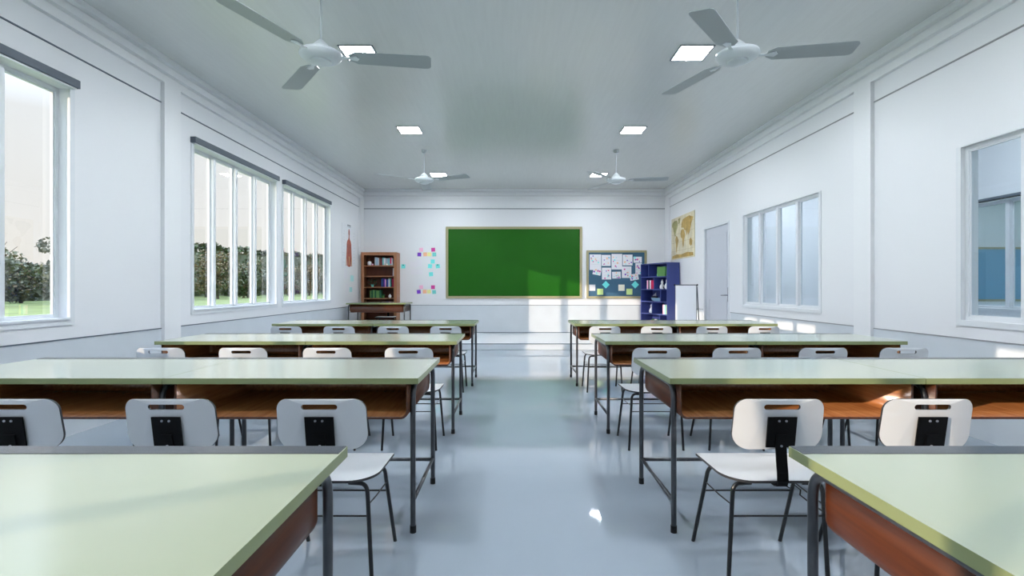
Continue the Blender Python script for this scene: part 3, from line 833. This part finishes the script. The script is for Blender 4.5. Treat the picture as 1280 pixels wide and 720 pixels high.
ordw = ['first', 'second', 'third', 'fourth', 'fifth', 'sixth', 'seventh', 'eighth', 'ninth', 'tenth', 'eleventh', 'twelfth', 'thirteenth']
def shelf_books(px0, px1, z, colors, hmax, where, group):
    x = bkx(px0); w = (bkx(px1) - x) / len(colors)
    for k, c in enumerate(colors):
        h = hmax * (0.84 + 0.16 * random.random())
        make_book('book', '%s book, %s from left among those %s' % (c, ordw[k], where), w * 0.93, h, 0.17, c, (x + w * (k + 0.5), BY0 + 0.13, z), group=group)
shelf_books(468, 491, shelf_z[0], ['grey', 'pale blue', 'grey', 'brown', 'maroon', 'teal', 'white', 'grey', 'pale blue', 'teal', 'crimson', 'white'], 0.185, 'on the top shelf of the brown bookcase', 'books on the bookcase top shelf')
shelf_books(490.6, 492.8, shelf_z[1], ['white'], 0.19, 'on the second shelf of the brown bookcase', None)
shelf_books(476.5, 492.6, shelf_z[2], ['blue', 'navy', 'purple', 'pink', 'navy', 'blue', 'white', 'teal', 'black', 'crimson', 'crimson'], 0.205, 'on the third shelf of the brown bookcase', 'books on the bookcase third shelf')
shelf_books(462, 476, shelf_z[3], ['green', 'dark green', 'green', 'dark green', 'green', 'green', 'dark green'], 0.19, 'on the fourth shelf of the brown bookcase', 'green books on the bookcase fourth shelf')
shelf_books(482, 492, shelf_z[4], ['navy', 'black', 'maroon', 'black', 'navy'], 0.18, 'on the fifth shelf of the brown bookcase', 'dark books low in the bookcase')
def vase(name, label, loc, prof, m, cat='vase', parts=None):
    t = thing(name, label, cat, loc)
    MB().lathe(prof, n=20).build('body', m, t)
    return t
t = vase('vase', 'round white vase on the top shelf of the brown bookcase', (bkx(460.3), BY0 + 0.13, shelf_z[0]), [(0.02, 0), (0.04, 0.01), (0.05, 0.045), (0.04, 0.085), (0.014, 0.10)], M['c_white'])
MB().lathe([(0.014, 0.10), (0.01, 0.13), (0.016, 0.155)], n=16).build('neck', M['c_brown'], t)
for px, c in ((465.5, 'pink'), (483.2, 'cream'), (487.8, 'pale blue')):
    o = MB().lathe([(0.012, 0), (0.02, 0.006), (0.024, 0.03), (0.02, 0.034), (0.008, 0.03)], n=14).build('small_bowl', M['c_' + c])
    o.location = (bkx(px), BY0 + 0.035, shelf_z[0])
    tag(o, 'tiny %s bowl at the front of the bookcase top shelf' % c, 'bowl')
# leafy plant in a pot on the third shelf
def plant(label, loc, spread, hh_, potc):
    t = thing('potted_plant', label, 'potted plant', loc)
    MB().lathe([(0.025, 0), (0.035, 0.05), (0.038, 0.055), (0.03, 0.052)], n=16).build('pot', M['c_' + potc], t)
    m = MB(); rnd = random.Random(int(spread * 1000))
    for k in range(46):
        a = rnd.uniform(0, 2 * PI); r = spread * rnd.random() ** 0.5; z = 0.05 + rnd.random() * hh_
        c = Vector((r * math.cos(a), 0.6 * r * math.sin(a), z)); s = 0.016
        u = Vector((rnd.uniform(-1, 1), rnd.uniform(-1, 1), rnd.uniform(-0.5, 0.8))).normalized() * s * 1.6
        w = u.cross(Vector((0, 0.3, 1))).normalized() * s * 0.7
        m.add([c - u, c + w, c + u, c - w], [(0, 1, 2, 3)])
    m.build('foliage', M['c_dark green'], t)
    return t
plant('dark green trailing plant on third shelf of the brown bookcase', (bkx(464), BY0 + 0.14, shelf_z[2]), 0.1, 0.13, 'teal')
plant('small green plant beside the green books on fourth shelf', (bkx(478.3), BY0 + 0.09, shelf_z[3]), 0.035, 0.03, 'green')
o = MB().lathe([(0.015, 0), (0.03, 0.02), (0.034, 0.05), (0.02, 0.075), (0.012, 0.09)], n=16).build('jar', M['c_white'])
o.location = (bkx(487), BY0 + 0.06, shelf_z[3]); tag(o, 'small white jar on fourth shelf of the brown bookcase', 'jar')
o = MB().lathe([(0.03, 0), (0.055, 0.02), (0.06, 0.08), (0.05, 0.10)], n=18).build('jar', M['c_white'])
o.location = (bkx(456.8), BY0 + 0.1, shelf_z[4]); tag(o, 'white jar on dark lower shelf behind the teacher\'s desk', 'jar')

# ------------------------------------------------------------------ navy cubby shelf, turned towards the room
ang = R(70)
near = Vector((3.275, 10.80)); W_, D_, H_ = 0.97, 0.315, 1.704 - PZ
fdir = Vector((math.cos(ang), -math.sin(ang)))            # along the front, towards the camera
ddir = Vector((math.sin(ang), math.cos(ang)))             # into the depth
org = near - fdir * W_
nb = thing('cubby_shelf', 'navy blue open cubby shelf standing right of the bulletin board', 'shelf', (org.x, org.y, PZ), -ang)
th = 0.02
MB().box(0, th, 0, D_, 0, H_).build('side_panel', M['blue'], nb)
MB().box(W_ - th, W_, 0, D_, 0, H_).build('side_panel', M['blue'], nb)
MB().box(th, W_ - th, 0, D_, H_ - th, H_).build('top_panel', M['blue'], nb)
MB().box(th, W_ - th, D_ - 0.01, D_, 0, H_ - th).build('back_panel', M['blue'], nb)
cz = []
for k, py in enumerate((345.0, 361.4, 377.4, 393.3, 409.2)):
    z = EYE - (py - 360) / 640 * 10.8 - PZ
    cz.append(z)
    MB().box(th, W_ - th, 0.0, D_ - 0.01, z - th, z).build('shelf', M['blue'], nb)
MB().box(th, W_ - th, 0.0, D_ - 0.01, 0.02, 0.04).build('shelf', M['blue'], nb)
tops = [H_ - th] + [z - th for z in cz]
divs = []
for k, f in enumerate((0.31, 0.52, 0.75, 0.44, 0.72, 0.4)):
    z0 = cz[k] if k < 5 else 0.04
    divs.append(f * W_)
    MB().box(f * W_ - th / 2, f * W_ + th / 2, 0.003, D_ - 0.01, z0, tops[k]).build('divider', M['blue'], nb)
def cub(u, d, z):                                          # local shelf coordinates -> world
    p = org + fdir * u + ddir * d
    return (p.x, p.y, PZ + z)
def cub_books(u0, u1, row, colors, h, where, group=None, d=0.10):
    w = (u1 - u0) / len(colors)
    for k, c in enumerate(colors):
        make_book('book', '%s book, %s from left %s' % (c, ordw[k], where), w * 0.93, h * (0.93 + 0.07 * random.random()), 0.15, c, cub(u0 + w * (k + 0.5), d, cz[row]), -ang, group=group)
cub_books(0.58, 0.86, 0, ['green'] * 4, 0.215, 'on the top shelf of the navy cubby', 'green books in the navy cubby')
cub_books(0.20, 0.46, 1, ['pink', 'black', 'white', 'crimson', 'crimson'], 0.20, 'in the second row of the navy cubby', 'books in the navy cubby second row')
cub_books(0.78, 0.94, 3, ['pink', 'white', 'teal', 'yellow'], 0.21, 'in the fourth row of the navy cubby', 'books in the navy cubby fourth row')
def blob(name, label, cat, loc, prof, c, n=18):
    o = MB().lathe(prof, n=n).build(name, M['c_' + c]); o.location = loc
    return tag(o, label, cat)
blob('small_pot', 'teal round pot left of the green books in the navy cubby', 'pot', cub(0.535, 0.09, cz[0]), [(0.02, 0), (0.032, 0.02), (0.034, 0.05), (0.02, 0.07), (0.012, 0.08)], 'teal')
blob('small_pot', 'teal round pot right of the green books in the navy cubby', 'pot', cub(0.905, 0.09, cz[0]), [(0.02, 0), (0.035, 0.02), (0.038, 0.06), (0.025, 0.09), (0.012, 0.10)], 'teal')
# white seated rabbit-like ornament and tall one beside it
def ornament(label, loc, s, ears=True):
    t = thing('ornament', label, 'ornament', loc, -ang)
    b = MB().lathe([(0.03 * s, 0), (0.055 * s, 0.01 * s), (0.065 * s, 0.05 * s), (0.05 * s, 0.10 * s), (0.028 * s, 0.135 * s), (0.03 * s, 0.15 * s), (0.036 * s, 0.175 * s), (0.026 * s, 0.2 * s), (0.008 * s, 0.21 * s)], n=18)
    b.build('body', M['c_white'], t)
    if ears:
        for sx in (-1, 1):
            MB().tube([(sx * 0.015 * s, 0, 0.19 * s), (sx * 0.022 * s, 0, 0.25 * s)], 0.008 * s, 8, radii=[0.009 * s, 0.004 * s]).build('ear', M['c_white'], t)
    return t
ornament('squat white ornament in the navy cubby second row', cub(0.66, 0.10, cz[1]), 0.85)
ornament('tall white ornament at right end of navy cubby second row', cub(0.87, 0.08, cz[1]), 1.0)
blob('small_pot', 'small black pot beside the tall white ornament', 'pot', cub(0.79, 0.06, cz[1]), [(0.015, 0), (0.025, 0.02), (0.025, 0.05), (0.015, 0.06)], 'black')
# model boat
t = thing('model_ship', 'pale blue model ship in the third row of the navy cubby', 'model ship', cub(0.42, 0.13, cz[2]), -ang)
hull = MB()
st_ = [(-0.20, 0.004, 0.07), (-0.15, 0.03, 0.02), (-0.05, 0.042, 0.0), (0.08, 0.042, 0.0), (0.17, 0.028, 0.015), (0.22, 0.004, 0.065)]
vs = []; fs = []
for x, w, z in st_: vs += [(x, -w, 0.075), (x, -w * 0.5, z), (x, w * 0.5, z), (x, w, 0.075)]
for j in range(len(st_) - 1):
    a = j * 4
    for q in range(3): fs.append((a + q, a + q + 1, a + q + 5, a + q + 4))
    fs.append((a + 3, a, a + 4, a + 7))
fs += [(0, 1, 2, 3), (len(vs) - 4, len(vs) - 3, len(vs) - 2, len(vs) - 1)]
hull.add(vs, fs).build('hull', M['c_pale blue'], t)
MB().box(-0.16, 0.02, -0.02, 0.02, 0.075, 0.11).build('cabin', M['c_black'], t)
MB().tube([(-0.02, 0, 0.07), (-0.02, 0, 0.2)], 0.004, 8).build('mast', M['c_grey'], t)
MB().add([(-0.02, 0, 0.19), (-0.02, 0.004, 0.12), (-0.15, 0.004, 0.12), (-0.02, -0.004, 0.12), (-0.15, -0.004, 0.12)], [(0, 1, 2), (0, 4, 3), (1, 3, 4, 2), (0, 3, 1), (0, 2, 4)]).build('sail', M['c_grey'], t)
ornament('white ornament in the fourth row of the navy cubby', cub(0.30, 0.09, cz[3]), 0.95, False)
for j, (u, c) in enumerate(((0.36, 'green'), (0.46, 'cream'), (0.56, 'dark green'))):
    blob('small_pot', '%s small pot low in the navy cubby' % c, 'pot', cub(u, 0.08, cz[4]), [(0.02, 0), (0.035, 0.02), (0.04, 0.08), (0.03, 0.13), (0.02, 0.15)], c)

# ------------------------------------------------------------------ portable whiteboard
wa = R(30)
wr = Vector((3.262, 9.04)); ww = 0.372
wd = Vector((math.cos(wa), -math.sin(wa)))
wo = wr - wd * ww / 2
t = thing('portable_whiteboard', 'small white portable board on grey easel beside the door', 'whiteboard', (wo.x, wo.y, 0), -wa)
MB().box(-ww / 2 + 0.008, ww / 2 - 0.008, -0.008, 0.004, 0.42, 1.205).build('panel', M['whiteboard'], t)
f = MB()
f.box(-ww / 2, ww / 2, -0.012, 0.012, 1.205, 1.222); f.box(-ww / 2, ww / 2, -0.012, 0.012, 0.405, 0.42)
f.box(-ww / 2, -ww / 2 + 0.008, -0.010, 0.010, 0.42, 1.205); f.box(ww / 2 - 0.008, ww / 2, -0.010, 0.010, 0.42, 1.205)
f.build('frame', M['grey_metal'], t)
for s in (-1, 1):
    MB().tube([(s * (ww / 2 - 0.01), 0.0, 0.405), (s * (ww / 2 - 0.0), -0.05, 0.0)], 0.009, 10).build('leg', M['grey_metal'], t)
    MB().tube([(s * (ww / 2), 0.02, 1.19), (s * (ww / 2 + 0.005), 0.16, 0.6), (s * (ww / 2 + 0.01), 0.27, 0.0)], 0.010, 10).build('leg', M['grey_metal'], t)
    MB().tube([(s * ww / 2, 0.0, 1.213), (s * (ww / 2 + 0.02), 0.0, 1.213)], 0.015, 12).build('knob', M['rubber'], t)
    MB().tube([(s * (ww / 2 + 0.004), 0.0, 0.78), (s * (ww / 2 + 0.004), 0.118, 0.78)], 0.005, 8).build('brace', M['grey_metal'], t)
MB().box(-ww / 2 + 0.03, ww / 2 - 0.03, -0.06, -0.012, 0.415, 0.425).build('pen_tray', M['grey_metal'], t)

# ------------------------------------------------------------------ outside: meadow and tree line
struct('ground', MB().box(-420, 420, -200, 620, -0.6, -0.45), M['grass'], 'green meadow outside the left windows')
def leaf_mesh(seed, H, Wd, mats, gaps=False):
    rnd = random.Random(seed)
    tr = bpy.data.objects.new('tree', None); C.objects.link(tr)
    tk = MB().tube([(0, 0, -0.05), (0.1, 0, H * 0.3), (0.0, 0.1, H * 0.6), (0.1, 0, H * 0.85)], 0.2, 8, radii=[0.22, 0.17, 0.1, 0.04])
    for k in range(7):
        a = rnd.uniform(0, 2 * PI); z = H * rnd.uniform(0.25, 0.6); l = Wd * rnd.uniform(0.5, 0.85)
        tk.tube([(0.05, 0, z), (l * 0.5 * math.cos(a), l * 0.5 * math.sin(a), z + H * 0.12), (l * math.cos(a), l * math.sin(a), z + H * 0.27)], 0.06, 6, radii=[0.09, 0.05, 0.02])
    tk.build('trunk', M['bark'], tr)
    m = MB()
    nb_ = 15 if not gaps else 11
    clusters = []
    for k in range(nb_):
        a = rnd.uniform(0, 2 * PI); r = Wd * rnd.uniform(0.15, 0.85); z = H * rnd.uniform(0.14 if not gaps else 0.4, 0.84)
        clusters.append((r * math.cos(a), r * math.sin(a), z, Wd * rnd.uniform(0.34, 0.55)))
    for (cx_, cy_, cz_, cr) in clusters:
        for k in range(150):
            d = Vector((rnd.gauss(0, 1), rnd.gauss(0, 1), rnd.gauss(0, 1))).normalized() * cr * rnd.uniform(0.55, 1.05)
            c = Vector((cx_, cy_, cz_)) + Vector((d.x, d.y, d.z * 0.8)); s = rnd.uniform(0.16, 0.30)
            u = Vector((rnd.uniform(-1, 1), rnd.uniform(-1, 1), rnd.uniform(-1, 1))).normalized()
            w = u.cross(Vector((rnd.uniform(-1, 1), rnd.uniform(-1, 1), 1))).normalized()
            if c.z < 0.0: continue
            m.add([c - u * s, c + w * s * 0.7, c + u * s, c - w * s * 0.7], [(0, 1, 2, 3)], 0 if rnd.random() < 0.8 else 1)
    m.build('crown', mats, tr)
    return tr
protos = [leaf_mesh(1, 7.2, 3.0, [M['leaf'], M['leaf_rust']]), leaf_mesh(2, 7.8, 3.3, [M['leaf_rust'], M['leaf']]), leaf_mesh(5, 8.2, 3.0, [M['leaf'], M['leaf']], True)]
kinds = ['dense dark green tree in the line beyond the meadow', 'rust-tinted bushy tree in the line beyond the meadow', 'loose airy tree in the line beyond the meadow']
first = [True] * 3
rnd = random.Random(11)
y = 42.0; i = 0
while y < 150:
    k = 2 if y < 56 and i % 2 == 0 else rnd.choice([0, 0, 1])
    d = protos[k] if first[k] else copy_tree(protos[k])
    first[k] = False
    s = rnd.uniform(0.78, 0.9) * (1 + 0.002 * (y - 60))
    d.location = (-52.5 if i % 2 else -43.0, y, -0.45); d.rotation_euler = (0, 0, rnd.uniform(0, 6.28)); d.scale = (s, s, s)
    tag(d, kinds[k], 'tree', 'trees beyond the meadow: ' + kinds[k].split(' tree')[0])
    y += rnd.uniform(3.9, 4.5); i += 1
# continuous hedge in front of the trees
hm = MB(); rnd = random.Random(21)
def hedge_top(yy):
    t_ = min(1, max(0, (yy - 78) / 16)); t_ = t_ * t_ * (3 - 2 * t_)
    return 4.0 + 5.2 * t_ + max(0, yy - 94) * 0.03 + 0.35 * math.sin(yy * 0.45) + 0.2 * math.sin(yy * 1.3)
for k in range(17000):
    yy = rnd.uniform(40, 185); z = rnd.uniform(-0.4, hedge_top(yy)); x = -60.0 + rnd.uniform(-0.9, 0.9)
    if rnd.random() < 0.3: z = hedge_top(yy) + rnd.uniform(-0.8, 0.2)
    c = Vector((x, yy, z)); s = rnd.uniform(0.25, 0.5)
    u = Vector((rnd.uniform(-1, 1), rnd.uniform(-1, 1), rnd.uniform(-1, 1))).normalized(); w = u.cross(Vector((0.2, 0.3, 1))).normalized()
    hm.add([c - u * s, c + w * s * 0.8, c + u * s, c - w * s * 0.8], [(0, 1, 2, 3)])
for k in range(29):
    hm.box(-60.6, -59.4, 40 + 5 * k, 45 + 5 * k, -0.45, min(hedge_top(40 + 5 * k), hedge_top(45 + 5 * k)) - 0.7)
o = hm.build('hedge', M['leaf']); tag(o, 'long dark hedge beneath the line of trees outside', 'hedge')

# ------------------------------------------------------------------ light
w = bpy.data.worlds.new('sky'); bpy.context.scene.world = w
w.use_nodes = True
nt = w.node_tree
bg = nt.nodes['Background']
tc_ = nt.nodes.new('ShaderNodeTexCoord'); sp = nt.nodes.new('ShaderNodeSeparateXYZ'); rp = nt.nodes.new('ShaderNodeValToRGB')
nt.links.new(tc_.outputs['Generated'], sp.inputs['Vector']); nt.links.new(sp.outputs['Z'], rp.inputs['Fac']); nt.links.new(rp.outputs['Color'], bg.inputs['Color'])
e = rp.color_ramp.elements
SKY = 2.2
e[0].position = 0.0; e[0].color = (0.40, 0.38, 0.355, 1)
e[1].position = 1.0; e[1].color = (1.6, 2.0, 2.8, 1)
n = e.new(0.25); n.color = (0.40, 0.405, 0.41, 1)
n = e.new(0.45); n.color = (1.0, 1.2, 1.5, 1)
bg.inputs['Strength'].default_value = SKY
sun = bpy.data.lights.new('sun', 'SUN'); so = bpy.data.objects.new('sun', sun); C.objects.link(so)
sun.energy = 5.2; sun.angle = R(0.4); sun.color = (1.0, 0.80, 0.62)
so.rotation_euler = Vector((1.83, 1.0, -0.503)).to_track_quat('-Z', 'Y').to_euler()
so.location = (-20, -10, 12)

# ------------------------------------------------------------------ camera
cam = bpy.data.cameras.new('camera'); co = bpy.data.objects.new('camera', cam); C.objects.link(co)
cam.sensor_width = 36; cam.lens = 18; cam.clip_start = 0.02; cam.clip_end = 1500
co.location = (0, 0, EYE); co.rotation_euler = (PI / 2, 0, 0)
sc = bpy.context.scene
sc.camera = co
sc.view_settings.view_transform = 'Standard'; sc.view_settings.look = 'None'
sc.view_settings.gamma = 1; sc.view_settings.use_curve_mapping = False
sc.view_settings.exposure = 0.12
